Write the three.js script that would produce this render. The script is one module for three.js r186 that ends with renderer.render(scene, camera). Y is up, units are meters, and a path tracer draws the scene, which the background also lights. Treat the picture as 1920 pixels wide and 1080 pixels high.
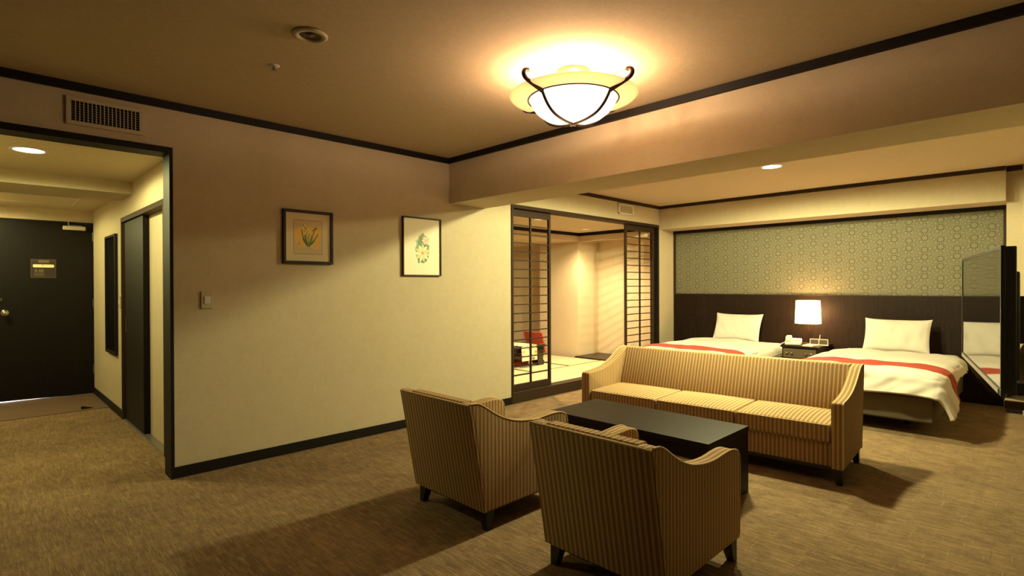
import * as THREE from 'three';
import { mergeGeometries, mergeVertices, toCreasedNormals } from 'three/addons/utils/BufferGeometryUtils.js';
import { ImprovedNoise } from 'three/addons/math/ImprovedNoise.js';
import { RectAreaLightUniformsLib } from 'three/addons/lights/RectAreaLightUniformsLib.js';
RectAreaLightUniformsLib.init();

// ------------------------------------------------------------------ camera, exposure
const scene = new THREE.Scene();
scene.background = new THREE.Color(0x000000);
const camera = new THREE.PerspectiveCamera(2 * Math.atan(540 / 1017.57) * 180 / Math.PI, 1920 / 1080, 0.05, 60);
{
  const r = new THREE.Vector3(0.7042381, -0.00359347, -0.70995478), u = new THREE.Vector3(-0.000923342, 0.999981709, -0.005977359), f = new THREE.Vector3(-0.70996328, -0.00486502, -0.7042219);
  const m = new THREE.Matrix4().makeBasis(r, u, f.clone().negate());
  camera.quaternion.setFromRotationMatrix(m);
  camera.position.set(0, 1.3, 0);
}
const renderer = new THREE.WebGLRenderer();
renderer.toneMapping = THREE.LinearToneMapping;
renderer.toneMappingExposure = 1.05;
renderer.shadowMap.enabled = true;
// colours and strengths of the lamps (the lights themselves stand in the lamps' builders below)
const LAMP = {
  bedroom: { color: [1.0, 0.975, 0.49], power: 20 },
  bedroomNear: { color: [1.0, 0.975, 0.49], power: 38 },
  corridor: { color: [1.0, 0.94, 0.40], power: 8.5 },
  corridorFar: { color: [1.0, 0.93, 0.40], power: 9 },
  living: { color: [1.0, 0.70, 0.43], up: .74, down: .4 },
  tatami: { color: [1.0, 0.76, 0.41], power: 19 },
  bedside: { color: [1.0, 0.62, 0.28], power: 1.2 },
  outside: { color: [0.75, 0.85, 1.0], power: 3 },
};
const col = a => new THREE.Color().setRGB(...a);

// ------------------------------------------------------------------ helpers
let seed = 12345;
const rnd = () => { seed = (seed * 1664525 + 1013904223) >>> 0; return seed / 4294967296; };
const noise = new ImprovedNoise();
const used = new Map();
function numbered(n) { const k = used.get(n) || 0; used.set(n, k + 1); return k ? n + '_' + String(k).padStart(3, '0') : n; }
function tag(o, label, category, group, kind) {
  if (label) o.userData.label = label;
  if (category) o.userData.category = category;
  if (group) o.userData.group = group;
  if (kind) o.userData.kind = kind;
  return o;
}
function thing(name, label, category, p = [0, 0, 0], turn = 0, group) {
  const o = new THREE.Group(); o.name = numbered(name); o.position.set(...p); o.rotation.y = turn; scene.add(o);
  return tag(o, label, category, group);
}
function mesh(name, geo, mat, parent) {
  if (Array.isArray(geo)) geo = merge(geo);
  const m = new THREE.Mesh(geo, mat); m.name = parent === scene ? numbered(name) : name;
  parent.add(m); return m;
}
function struct(name, geo, mat, label) { const m = mesh(name, geo, mat, scene); m.userData.kind = 'structure'; m.userData.label = label; return m; }
function structGroup(name, label) { const g = new THREE.Group(); g.name = numbered(name); g.userData.kind = 'structure'; g.userData.label = label; scene.add(g); return g; }
function merge(list) {
  return mergeGeometries(list.map(g => { const n = g.index ? g.toNonIndexed() : g; for (const k of Object.keys(n.attributes)) if (!['position', 'normal', 'uv'].includes(k)) n.deleteAttribute(k); return n; }));
}
// uv in metres, taken from the dominant direction of each triangle
function uvm(g, stripe = false) {
  if (g.index) g = g.toNonIndexed();
  const p = g.attributes.position, uv = new Float32Array(p.count * 2), a = new THREE.Vector3(), b = new THREE.Vector3(), c = new THREE.Vector3();
  for (let i = 0; i < p.count; i += 3) {
    a.fromBufferAttribute(p, i); b.fromBufferAttribute(p, i + 1); c.fromBufferAttribute(p, i + 2);
    const n = b.clone().sub(a).cross(c.clone().sub(a)); const x = Math.abs(n.x), y = Math.abs(n.y), z = Math.abs(n.z);
    const s = stripe ? 1.4 : 1;
    [a, b, c].forEach((v, k) => {
      let U, V;
      if (x > s * y && x > s * z) { U = v.z; V = v.y; } else if (y > z) { U = v.x; V = v.z; } else { U = v.x; V = v.y; }
      uv[(i + k) * 2] = U; uv[(i + k) * 2 + 1] = V;
    });
  }
  g.setAttribute('uv', new THREE.BufferAttribute(uv, 2));
  return g;
}
function B(x0, x1, y0, y1, z0, z1) {
  const g = new THREE.BoxGeometry(Math.abs(x1 - x0), Math.abs(y1 - y0), Math.abs(z1 - z0));
  g.translate((x0 + x1) / 2, (y0 + y1) / 2, (z0 + z1) / 2); return uvm(g);
}
// box with rounded edges and evenly divided faces
function rbox(w, h, d, r, nx = 1, ny = 1, nz = 1, k = 3) {
  const axis = (L, n) => {
    const a = [], inn = L / 2 - r;
    for (let i = 0; i <= k; i++) a.push(-inn - r * Math.tan((1 - i / k) * Math.PI / 4));
    for (let i = 1; i < n; i++) a.push(-inn + 2 * inn * i / n);
    for (let i = 0; i <= k; i++) a.push(inn + r * Math.tan(i / k * Math.PI / 4));
    return a;
  };
  const A = axis(w, nx), Bq = axis(h, ny), C = axis(d, nz);
  const g = new THREE.BoxGeometry(1, 1, 1, A.length - 1, Bq.length - 1, C.length - 1), p = g.attributes.position, N = g.attributes.normal;
  const v = new THREE.Vector3(), q = new THREE.Vector3();
  for (let i = 0; i < p.count; i++) {
    v.set(A[Math.round((p.getX(i) + .5) * (A.length - 1))], Bq[Math.round((p.getY(i) + .5) * (Bq.length - 1))], C[Math.round((p.getZ(i) + .5) * (C.length - 1))]);
    q.set(THREE.MathUtils.clamp(v.x, -(w / 2 - r), w / 2 - r), THREE.MathUtils.clamp(v.y, -(h / 2 - r), h / 2 - r), THREE.MathUtils.clamp(v.z, -(d / 2 - r), d / 2 - r));
    const e = v.clone().sub(q).normalize(); v.copy(q).addScaledVector(e, r);
    p.setXYZ(i, v.x, v.y, v.z); N.setXYZ(i, e.x, e.y, e.z);
  }
  return g;
}
function RB(x0, x1, y0, y1, z0, z1, r = .004) { const g = rbox(x1 - x0, y1 - y0, z1 - z0, r, 1, 1, 1, 2); g.translate((x0 + x1) / 2, (y0 + y1) / 2, (z0 + z1) / 2); return uvm(g); }
function smooth(g) { g.deleteAttribute('normal'); const uv = g.attributes.uv; if (uv) g.deleteAttribute('uv'); let m = mergeVertices(g, 1e-5); m.computeVertexNormals(); return m; }
function tube(pts, r, seg = 24, rs = 8, closed = false) { const c = new THREE.CatmullRomCurve3(pts.map(p => new THREE.Vector3(...p)), closed); return new THREE.TubeGeometry(c, seg, r, rs, closed); }
function lathe(pts, n = 48) { return new THREE.LatheGeometry(pts.map(p => new THREE.Vector2(...p)), n); }
function cyl(r0, r1, h, x, y, z, n = 24) { const g = new THREE.CylinderGeometry(r0, r1, h, n); g.translate(x, y, z); return g; }
// side profile (list of [z, y]) extruded along x
function prism(pts, x0, x1, bevel = 0) {
  const s = new THREE.Shape(pts.map(p => new THREE.Vector2(p[0], p[1])));
  const g = new THREE.ExtrudeGeometry(s, { depth: x1 - x0 - 2 * bevel, bevelEnabled: bevel > 0, bevelThickness: bevel, bevelSize: bevel, bevelOffset: -bevel, bevelSegments: 3, curveSegments: 8 });
  // shape x -> world z, shape y -> y, depth -> x (rotate so that it is not mirrored)
  g.rotateY(-Math.PI / 2); // x->z, z->-x
  g.translate(x1 - bevel, 0, 0);
  return g;
}

// ------------------------------------------------------------------ textures
function tex(w, h, fn, srgb = true) {
  const d = new Uint8Array(w * h * 4);
  for (let y = 0; y < h; y++) for (let x = 0; x < w; x++) { const c = fn(x / w, y / h, x, y); const i = (y * w + x) * 4; d[i] = c[0]; d[i + 1] = c[1]; d[i + 2] = c[2]; d[i + 3] = 255; }
  const t = new THREE.DataTexture(d, w, h, THREE.RGBAFormat); t.magFilter = THREE.LinearFilter; t.minFilter = THREE.LinearMipmapLinearFilter; t.generateMipmaps = true;
  t.wrapS = t.wrapT = THREE.RepeatWrapping; if (srgb) t.colorSpace = THREE.SRGBColorSpace; t.needsUpdate = true; return t;
}
const lat = {};
function tn(u, v, n, s) { // tileable value noise
  const key = n + '_' + s; let L = lat[key];
  if (!L) { L = lat[key] = new Float32Array(n * n); let q = s * 7919 + 17; for (let i = 0; i < n * n; i++) { q = (q * 1664525 + 1013904223) >>> 0; L[i] = q / 4294967296; } }
  const x = u * n, y = v * n, i = Math.floor(x), j = Math.floor(y); let f = x - i, g = y - j; f = f * f * (3 - 2 * f); g = g * g * (3 - 2 * g);
  const w = (a, b) => L[((b % n + n) % n) * n + ((a % n + n) % n)];
  return (w(i, j) * (1 - f) + w(i + 1, j) * f) * (1 - g) + (w(i, j + 1) * (1 - f) + w(i + 1, j + 1) * f) * g;
}
const setRep = (t, m) => { t.repeat.set(1 / m, 1 / m); return t; };

// woven wallpaper, 0.5 m tile
const paperF = (u, v) => .5 * tn(u, v * 3, 90, 1) + .3 * tn(u * 3, v, 80, 2) + .2 * tn(u, v, 12, 3);
const paperTex = setRep(tex(512, 512, (u, v) => { const n = (paperF(u, v) - .5) * 22; return [191 + n, 175 + n, 147 + n]; }), .5);
const paperTex2 = setRep(tex(512, 512, (u, v) => { const n = (paperF(u, v) - .5) * 16; return [214 + n, 194 + n, 164 + n]; }), .5);
const paperBump = setRep(tex(512, 512, (u, v) => { const n = paperF(u, v) * 255; return [n, n, n]; }, false), .5);
const ceilTex = setRep(tex(512, 512, (u, v) => { const n = (tn(u, v, 140, 5) * .6 + tn(u, v, 30, 6) * .4 - .5) * 16; return [195 + n, 177 + n, 148 + n]; }), .6);
// loop carpet with pale flecks, 2 m tile
const flecks = (() => {
  const N = 1024, a = new Float32Array(N * N); let s0 = seed; seed = 777;
  for (let k = 0; k < 2300; k++) {
    const x = Math.floor(rnd() * N), y = Math.floor(rnd() * N), along = rnd() < .86, L = Math.floor(14 + rnd() * 44), w = rnd() < .6 ? 1 : 2, amp = (rnd() < .66 ? .55 + rnd() * .95 : -.35 - rnd() * .4);
    for (let i = 0; i < L; i++) for (let j = 0; j < w; j++) { const px = (x + (along ? i : j)) % N, py = (y + (along ? j : i)) % N; a[py * N + px] = amp * (.75 + .25 * rnd()); }
  }
  seed = s0; return a;
})();
const carpetF = (u, v, x, y) => (tn(u, v, 256, 8) - .5) * .34 + (tn(u, v * 8, 32, 9) - .5) * .5 + (tn(u * 4, v * 32, 16, 12) - .5) * .35 + (tn(u, v, 40, 11) - .5) * .3 + (tn(u, v, 9, 10) - .5) * .3 + flecks[y * 1024 + x] * .5;
const carpetTex = setRep(tex(1024, 1024, (u, v, x, y) => { const n = carpetF(u, v, x, y) * 46; return [120 + n, 95 + n * .93, 66 + n * .72]; }), 2);
const carpetBump = setRep(tex(1024, 1024, (u, v, x, y) => { const n = 128 + carpetF(u, v, x, y) * 110; return [n, n, n]; }, false), 2);
// striped upholstery, one tile = 4 stripes of 27 mm
const stripeW = .108;
const stripeTex = setRep(tex(256, 128, (u, v) => {
  const f = (u * 4) % 1, k = Math.floor(u * 4);
  const fine = (tn(u, v * 2, 128, 21) - .5) * 22;
  let c = f < .46 ? [184, 151, 103] : f < .54 || f > .93 ? [110, 82, 55] : (k % 2 ? [138, 105, 70] : [144, 110, 74]);
  if (f >= .14 && f < .18) c = [176, 144, 96];
  return [c[0] + fine, c[1] + fine, c[2] + fine];
}), stripeW);
const stripeBump = setRep(tex(256, 128, (u, v) => { const f = (u * 4) % 1; const n = (f < .48 ? 190 : 90) + (tn(u, v * 2, 128, 21) - .5) * 90; return [n, n, n]; }, false), stripeW);
// dark wood, 1 m tile, grain along v
const woodF = (u, v) => .6 * tn(u * 1, v * .06, 160, 31) + .4 * tn(u, v * .1, 50, 32);
const woodTex = setRep(tex(512, 512, (u, v) => { const n = (tn(u, Math.abs(v - .5) * .12, 200, 31) * .6 + tn(u, Math.abs(v - .5) * .2, 50, 32) * .4 - .5) * 26; return [38 + n, 29 + n * .8, 22 + n * .6]; }), 1);
// printed wallpaper of overlapping rings, tile 0.30 x 0.26 m
const ringTex = (() => {
  const W = 580, H = 440, c = document.createElement('canvas'); c.width = W; c.height = H; const g = c.getContext('2d');
  g.fillStyle = '#7c8276'; g.fillRect(0, 0, W, H);
  const each = (x, y, f) => { for (const ox of [-W, 0, W]) for (const oy of [-H, 0, H]) f(x + ox, y + oy); };
  const ring = (x, y, r, w, s) => each(x, y, (X, Y) => { g.beginPath(); g.arc(X, Y, r, 0, 7); g.lineWidth = w; g.strokeStyle = s; g.stroke(); });
  const dot = (x, y, r, s) => each(x, y, (X, Y) => { g.beginPath(); g.arc(X, Y, r, 0, 7); g.fillStyle = s; g.fill(); });
  let q = 99; const rr = () => { q = (q * 1664525 + 1013904223) >>> 0; return q / 4294967296; };
  const small = (x, y, r) => { dot(x, y, r + 3, '#848a7c'); ring(x, y, r, 8, '#5f6457'); ring(x, y, r - 12, 3, '#8d9386'); dot(x, y, 6, '#9aa092'); };
  for (let k = 0; k < 3000; k++) dot(rr() * W, rr() * H, 1 + rr() * 2, rr() < .55 ? 'rgba(160,166,148,0.5)' : 'rgba(84,88,76,0.5)');
  for (const [cx, cy] of [[145, 220], [435, 0]]) {
    for (const [dx, dy, r] of [[-92, -12, 34], [92, 12, 34], [-62, 172, 36], [62, 172, 36], [0, 220, 32], [-100, 100, 36], [100, -100, 36], [-118, -96, 30], [118, 90, 30], [0, 0, 26], [-145, 40, 28], [145, -36, 28]]) small(cx + dx, cy + dy, r);
  }
  for (const [cx, cy] of [[145, 220], [435, 0]]) for (const dy of [-84, 84]) { const y = cy + dy; dot(cx, y, 66, '#828879'); ring(cx, y, 60, 14, '#53574a'); ring(cx, y, 42, 4, '#979d8e'); ring(cx, y, 18, 5, '#63685b'); dot(cx, y, 10, '#a4aa9b'); }
  const t = new THREE.CanvasTexture(c); t.colorSpace = THREE.SRGBColorSpace; t.wrapS = t.wrapT = THREE.RepeatWrapping; t.repeat.set(1 / .29, 1 / .22); return t;
})();
const tatamiTex = setRep(tex(512, 512, (u, v) => { const n = (tn(u * 4, v * .5, 128, 41) - .5) * 18 + (tn(u, v, 10, 42) - .5) * 10 + ((u * 128) % 1 < .25 ? -7 : 0); return [196 + n, 183 + n, 146 + n]; }), .6);

// ------------------------------------------------------------------ materials
const std = (o) => new THREE.MeshStandardMaterial(o);
const M = {
  paper: std({ map: paperTex, bumpMap: paperBump, bumpScale: .0006, roughness: .92 }),
  ceil: std({ map: ceilTex, roughness: .95 }),
  carpet: std({ map: carpetTex, bumpMap: carpetBump, bumpScale: .004, roughness: 1 }),
  dark: new THREE.MeshPhysicalMaterial({ color: 0x140d08, roughness: .6, specularIntensity: .5 }),
  brownTrim: new THREE.MeshPhysicalMaterial({ color: 0x36261a, roughness: .6, specularIntensity: .35 }),
  door: new THREE.MeshPhysicalMaterial({ map: woodTex, color: 0x806850, roughness: .55, specularIntensity: .45 }),
  panel: new THREE.MeshPhysicalMaterial({ map: woodTex, color: 0xe0c4ac, roughness: .6, specularIntensity: .35 }),
  table: new THREE.MeshPhysicalMaterial({ map: woodTex, color: 0xb8987c, roughness: .5, specularIntensity: .32 }),
  leg: std({ color: 0x120d0a, roughness: .45 }),
  stripe: std({ map: stripeTex, bumpMap: stripeBump, bumpScale: .0012, roughness: .95 }),
  piping: std({ color: 0xc9ae82, roughness: .9 }),
  ring: std({ map: ringTex, color: 0xecd8c6, roughness: .85 }),
  tatami: std({ map: tatamiTex, roughness: .9 }),
  heri: std({ color: 0x5f5a34, roughness: .9 }),
  white: std({ color: 0xd6d1c6, roughness: .6 }),
  plastic: std({ color: 0xb8ab90, roughness: .5 }),
  ventDark: std({ color: 0x0a0807, roughness: .9 }),
  linen: std({ color: 0xd2c8be, roughness: .95 }),
  red: std({ color: 0xa23c2a, roughness: .9 }),
  redDark: std({ color: 0xac4a36, roughness: .85 }),
  skirt: std({ color: 0x5a4f3c, roughness: .95 }),
  lacquer: new THREE.MeshPhysicalMaterial({ color: 0x1c0d0a, roughness: .3, clearcoat: .6, clearcoatRoughness: .15 }),
  black: std({ color: 0x070707, roughness: .45 }),
  screen: new THREE.MeshPhysicalMaterial({ color: 0x050505, roughness: .05, ior: 1.45 }),
  silver: std({ color: 0x8d8a84, metalness: .7, roughness: .35 }),
  chrome: std({ color: 0xd8d4c8, metalness: 1, roughness: .18 }),
  bronze: std({ color: 0x3a2614, metalness: .6, roughness: .45 }),
  copper: std({ color: 0xb07850, metalness: .5, roughness: .4 }),
  wall2: std({ map: paperTex2, color: 0xffffff, roughness: .92 }),
  entry: std({ color: 0x6a5240, roughness: .6 }),
  curtain: std({ color: 0x33271d, roughness: 1 }),
  beige: std({ color: 0xcabd92, roughness: .6 }),
};

// ================================================================== STRUCTURE
const XL = -4.22, CH = 2.54, BB = 2.104, BZ0 = -3.32, BZ1 = -3.80, BC = 2.47;
const ZC = -1.04;
// ---- floor
struct('floor', B(-8.42, 2.6, -.1, 0, -7.9, 4.1), M.carpet, 'brown flecked carpet across the suite');
struct('floor_entry', B(-8.42, -7.21, 0, .006, ZC, .3), M.entry, 'smooth brown strip of floor before the entrance door');
// ---- living room shell
struct('ceiling', B(XL - .12, 2.6, CH, CH + .1, BZ0, 4.1), M.ceil, 'beige papered living room ceiling');
struct('wall_left', [
  B(XL - .12, XL, 0, CH, -4.172, -.957), B(XL - .12, XL, 2.235, CH, -.957, .34), B(XL - .12, XL, 0, CH, .34, 4.1),
  B(XL - .12, XL, 2.19, 2.62, -7.265, -4.172), B(XL - .12, XL, 0, 2.62, -7.75, -7.265), B(XL - .12, XL, CH, 2.62, -4.172, BZ1),
], M.paper, 'beige papered wall with two pictures');
struct('wall_back', B(XL - .12, 2.6, 0, CH, 4.0, 4.1), M.curtain, 'curtained wall behind the viewer');
struct('wall_right', [B(.5, .6, 0, 2.62, -7.1, -2.7), B(.5, 2.6, 0, 2.62, -2.7, -2.6)], M.paper, 'wall along the desk');
struct('wall_window', B(2.5, 2.6, 0, 2.62, -2.6, 4.1), M.curtain, 'curtained window wall beside the viewer');
{
  const s = new THREE.Shape([[-.255, 7.4], [-.205, 7.0], [.6, 7.0], [.6, 7.4]].map(p => new THREE.Vector2(...p)));
  const g = new THREE.ExtrudeGeometry(s, { depth: 2.62, bevelEnabled: false }); g.rotateX(-Math.PI / 2);
  struct('wall_right_bay', uvm(g), M.paper, 'wall beside the right bed');
}
struct('wall_pillar', B(-.375, .6, 0, 2.62, -7.9, -7.4), M.paper, 'pale pillar at the right end of the headboard niche');
struct('beam', B(XL, .5, BB, 2.62, BZ1, BZ0), M.paper, 'papered ceiling beam between sitting area and beds');
struct('ceiling_bedroom', B(XL, .5, BC, BC + .1, -7.31, BZ1), M.ceil, 'beige ceiling above the beds');
struct('wall_bed', [B(XL - .12, -.3, 0, 2.62, -7.9, -7.76), B(XL, -.375, 2.128, 2.62, -7.76, -7.30)], M.paper, 'wall and bulkhead above the headboard niche');
// ---- niche lining
{
  const g = structGroup('trim_niche', 'dark trim framing the patterned niche');
  mesh('top_rail', B(XL, -.375, 2.085, 2.128, -7.76, -7.715), M.dark, g);
  mesh('side_rail', B(XL, XL + .03, 1.16, 2.085, -7.76, -7.72), M.brownTrim, g);
  mesh('side_rail', B(-.415, -.375, 1.16, 2.085, -7.76, -7.72), M.brownTrim, g);
}
{
  const w = B(XL + .03, -.415, 1.15, 2.085, -7.76, -7.745);
  struct('wall_print', w, M.ring, 'grey green wallpaper printed with rings above the headboard');
}
// ---- ceiling trims
struct('trim_1', B(XL, XL + .028, CH - .048, CH, BZ0, 4.0), M.dark, 'dark ceiling moulding along the picture wall');
struct('trim_2', B(XL, .5, CH - .048, CH, BZ0, BZ0 + .028), M.dark, 'dark ceiling moulding along the beam');
struct('trim_3', B(XL, XL + .025, BC - .042, BC, -7.30, BZ1), M.brownTrim, 'dark ceiling moulding above the lattice doors');
struct('trim_4', B(XL + .025, -.375, BC - .042, BC, -7.30, -7.275), M.brownTrim, 'dark ceiling moulding above the headboard niche');
struct('trim_5', B(-.395, -.255, BC - .042, BC, -7.4, -7.375), M.brownTrim, 'dark moulding at the head of the pillar');
{
  const g = B(0, .02, BC - .042, BC, -.38, 0); g.rotateY(-.124); g.translate(-.226, 0, -7.0);
  struct('trim_6', g, M.brownTrim, 'dark ceiling moulding along the wall beside the right bed');
}
// ---- baseboards
struct('baseboard_left', B(XL, XL + .014, 0, .075, -4.175, -.957), M.dark, 'dark baseboard of the picture wall');
struct('baseboard_pillar', B(-.375, -.255, 0, .075, -7.4, -7.386), M.dark, 'dark baseboard of the pillar');
struct('baseboard_bay', B(XL, XL + .014, 0, .075, -7.72, -7.27), M.dark, 'dark baseboard beside the left bed');
// ---- corridor opening casing
{
  const g = structGroup('trim_opening', 'dark casing round the corridor opening');
  mesh('jamb', B(XL - .15, XL + .016, 0, 2.235, -.957, -.936), M.dark, g);
  mesh('jamb', B(XL - .15, XL + .016, 0, 2.235, .30, .34), M.dark, g);
  mesh('head', B(XL - .15, XL + .016, 2.195, 2.235, -.936, .30), M.dark, g);
}
// ---- corridor
const XD = -8.3;
struct('wall_corridor_right', [
  B(-6.49, XL - .12, 1.972, 2.3, ZC - .06, ZC), B(XD, -6.49, 0, 2.3, ZC - .06, ZC), B(-4.785, XL - .12, 0, 1.972, ZC - .06, ZC), B(XD, XL - .12, 0, 2.3, ZC - .14, ZC - .06),
], M.paper, 'papered corridor wall with the sliding door');
struct('wall_corridor_left', B(XD, XL - .12, 0, 2.3, .34, .44), M.paper, 'papered wall on the open side of the corridor');
struct('wall_entrance', [B(XD - .1, XD, 2.075, 2.3, -1.18, .44), B(XD - .1, XD, 0, 2.075, -1.18, -1.065), B(XD - .1, XD, 0, 2.075, .02, .44)], M.paper, 'wall around the entrance door');
struct('ceiling_corridor', [B(-6.0, XL - .12, 2.26, 2.36, -1.18, .44), B(XD - .1, -6.0, 2.215, 2.36, -1.18, .44)], M.ceil, 'papered corridor ceiling');
struct('beam_corridor', B(-6.53, -5.98, 2.147, 2.26, ZC, .34), M.paper, 'low beam crossing the corridor ceiling');
struct('baseboard_corridor', [B(XD + .02, -6.5, 0, .078, ZC, ZC + .012)], M.dark, 'dark baseboard of the corridor wall');
// entrance door
{
  const d = structGroup('door_1', 'dark wooden entrance door');
  mesh('door_frame', [B(XD - .1, XD + .012, 0, 2.075, -1.065, -1.035), B(XD - .1, XD + .012, 0, 2.075, -.01, .02), B(XD - .1, XD + .012, 2.058, 2.075, -1.065, .02)], M.dark, d);
  // leaf with a bottom edge that rises away from the hinges
  const s = new THREE.Shape([[-1.034, .008], [-.78, .008], [-.011, .026], [-.011, 2.057], [-1.034, 2.057]].map(p => new THREE.Vector2(...p)));
  const g = new THREE.ExtrudeGeometry(s, { depth: .042, bevelEnabled: false }); g.rotateY(-Math.PI / 2); g.translate(XD - .005, 0, 0);
  mesh('door_leaf', uvm(g), M.door, d);
  const kn = mesh('knob', [lathe([[0, 0], [.032, 0], [.034, .006], [.012, .012], [.011, .035], [.024, .042], [.028, .055], [.02, .068], [0, .072]], 24)], M.chrome, d);
  kn.geometry.rotateZ(-Math.PI / 2); kn.geometry.translate(XD - .005, 1.01, -.245);
  const lock = mesh('lock_rose', [lathe([[0, 0], [.022, 0], [.022, .01], [.008, .012], [.008, .028], [0, .028]], 20)], M.chrome, d);
  lock.geometry.rotateZ(-Math.PI / 2); lock.geometry.translate(XD - .005, 1.16, -.2);
  const cl = mesh('door_closer', RB(XD - .003, XD + .045, 1.975, 2.025, -.965, -.75, .012), M.plastic, d);
  mesh('closer_arm', [RB(XD + .018, XD + .03, 2.026, 2.036, -.93, -.80, .003), RB(XD + .012, XD + .024, 2.036, 2.075, -.81, -.797, .003)], M.silver, cl);
  for (const y of [.25, 1.05, 1.86]) mesh('hinge', RB(XD - .004, XD + .006, y, y + .1, -1.05, -1.03, .002), M.silver, d);
}
{
  const c = document.createElement('canvas'); c.width = 300; c.height = 260; const g = c.getContext('2d');
  g.fillStyle = '#2a1a12'; g.fillRect(0, 0, 300, 260); g.strokeStyle = '#6a5540'; g.lineWidth = 3; g.strokeRect(6, 4, 288, 246); g.beginPath(); g.moveTo(6, 28); g.lineTo(294, 28); g.stroke();
  g.fillStyle = '#6a5a3a'; g.fillRect(90, 14, 125, 34);
  g.fillStyle = '#e8e0b4'; g.beginPath(); g.roundRect(26, 72, 250, 42, 14); g.fill(); g.fillStyle = '#2a1a12'; g.beginPath(); g.arc(140, 82, 6, 0, 7); g.fill();
  g.fillStyle = '#5a4c30'; g.fillRect(46, 138, 32, 44); g.fillRect(92, 138, 60, 44); g.fillRect(40, 196, 118, 14); g.fillRect(40, 220, 120, 10);
  const t = new THREE.CanvasTexture(c); t.colorSpace = THREE.SRGBColorSpace;
  const s = thing('door_notice', 'small dark notice plate with a white bar on the entrance door', 'sign');
  mesh('plate', B(XD - .005, XD - .001, 1.402, 1.625, -.692, -.462), M.dark, s);
  const p = new THREE.PlaneGeometry(.226, .219); p.rotateY(Math.PI / 2); p.translate(XD, 1.5135, -.577);
  mesh('print', p, std({ map: t, roughness: .5 }), s);
}
{
  const g = prism([[0, 0], [.11, 0], [0, .03]], -.018, .018);
  const o = mesh('door_stop', g, M.black, scene); o.rotation.y = Math.PI; o.position.set(-7.29, .006, -.80); o.userData = { label: 'black rubber wedge lying on the floor before the entrance door', category: 'door stop' };
}
// space outside the entrance door
struct('wall_outside', [B(-9.6, XD - .1, -.1, 0, -1.2, .6), B(-9.6, -9.5, 0, 2.4, -1.2, .6), B(-9.6, XD - .1, 0, 2.4, -1.3, -1.2), B(-9.6, XD - .1, 0, 2.4, .6, .7), B(-9.6, XD - .1, 2.4, 2.5, -1.3, .7)], M.white, 'bright hall outside the entrance door');
{
  const o = thing('hall_light', 'cool white light in the hall outside the entrance door', 'light', [-8.9, 2.4, -.3]);
  mesh('lens', cyl(.12, .12, .02, 0, -.01, 0), std({ color: 0xffffff, emissive: col(LAMP.outside.color), emissiveIntensity: 4 }), o);
  const l = new THREE.PointLight(col(LAMP.outside.color), LAMP.outside.power * 40, 0, 2); l.position.set(0, -.06, 0); l.shadow.radius = 4; o.add(l); l.name = 'lamp_light';
}
// sliding door of the corridor
{
  const d = structGroup('door_2', 'dark sliding door in the corridor wall');
  const x0 = -6.485, x1 = -4.79;
  mesh('frame_head', RB(x0, x1, 1.925, 1.972, ZC - .06, ZC + .014, .003), M.brownTrim, d);
  mesh('frame_side', RB(x0, x0 + .035, 0, 1.925, ZC - .06, ZC + .014, .003), M.brownTrim, d);
  mesh('frame_side', RB(x1 - .035, x1, 0, 1.925, ZC - .06, ZC + .014, .003), M.brownTrim, d);
  mesh('track', RB(x0 + .035, x1 - .035, 0, .008, ZC - .05, ZC + .006, .002), M.silver, d);
  const p = mesh('door_panel', RB(-6.45, -5.63, .009, 1.924, ZC - .058, ZC - .01, .003), M.door, d);
  mesh('finger_pull', RB(-6.41, -6.385, .86, 1.02, ZC - .011, ZC - .006, .002), M.chrome, p);
}

// ================================================================== TATAMI ROOM
const TY = .115, TC = 2.155;
struct('floor_tatami', [B(-8.1, XL - .02, 0, .06, -7.66, -3.4)], M.brownTrim, 'floor under the tatami mats');
{
  const g = structGroup('floor_mats', 'straw tatami mats of the raised room');
  const mats = [[-5.08, -4.30, -5.24, -3.5], [-5.08, -4.30, -6.99, -5.25], [-6.60, -5.09, -6.99, -6.21], [-6.60, -5.09, -6.20, -5.42], [-6.60, -5.09, -5.41, -4.63], [-6.60, -5.09, -4.62, -3.84], [-8.0, -6.61, -6.99, -6.21], [-8.0, -6.61, -6.20, -5.42], [-8.0, -6.61, -5.41, -4.63], [-8.0, -6.61, -4.62, -3.84]];
  mats.forEach(([a, b, c, e], i) => {
    const m = mesh('tatami_mat', RB(a, b, .06, TY, c, e, .004), M.tatami, g);
    const longX = (b - a) > (e - c);
    for (const s of [0, 1]) mesh('cloth_border', longX ? B(a + .002, b - .002, TY - .003, TY + .0012, s ? e - .028 : c, s ? e : c + .028) : B(s ? b - .028 : a, s ? b : a + .028, TY - .003, TY + .0012, c + .002, e - .002), M.heri, m);
  });
}
struct('floor_alcove', B(-5.6, XL - .12, .06, .135, -7.66, -7.0), std({ map: woodTex, color: 0xffffff, roughness: .4 }), 'dark board forming the alcove floor');
{
  const g = structGroup('door_sill', 'dark wooden sill and frame of the lattice doors');
  mesh('sill', RB(XL - .12, XL + .014, 0, .118, -7.27, -4.172, .004), M.brownTrim, g);
  mesh('frame_head', RB(XL - .12, XL + .014, 2.152, 2.19, -7.27, -4.172, .003), M.brownTrim, g);
  mesh('frame_post', RB(XL - .12, XL + .014, .118, 2.152, -4.20, -4.172, .003), M.brownTrim, g);
  mesh('frame_post', RB(XL - .12, XL + .014, .118, 2.152, -7.27, -7.235, .003), M.dark, g);
}
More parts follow.
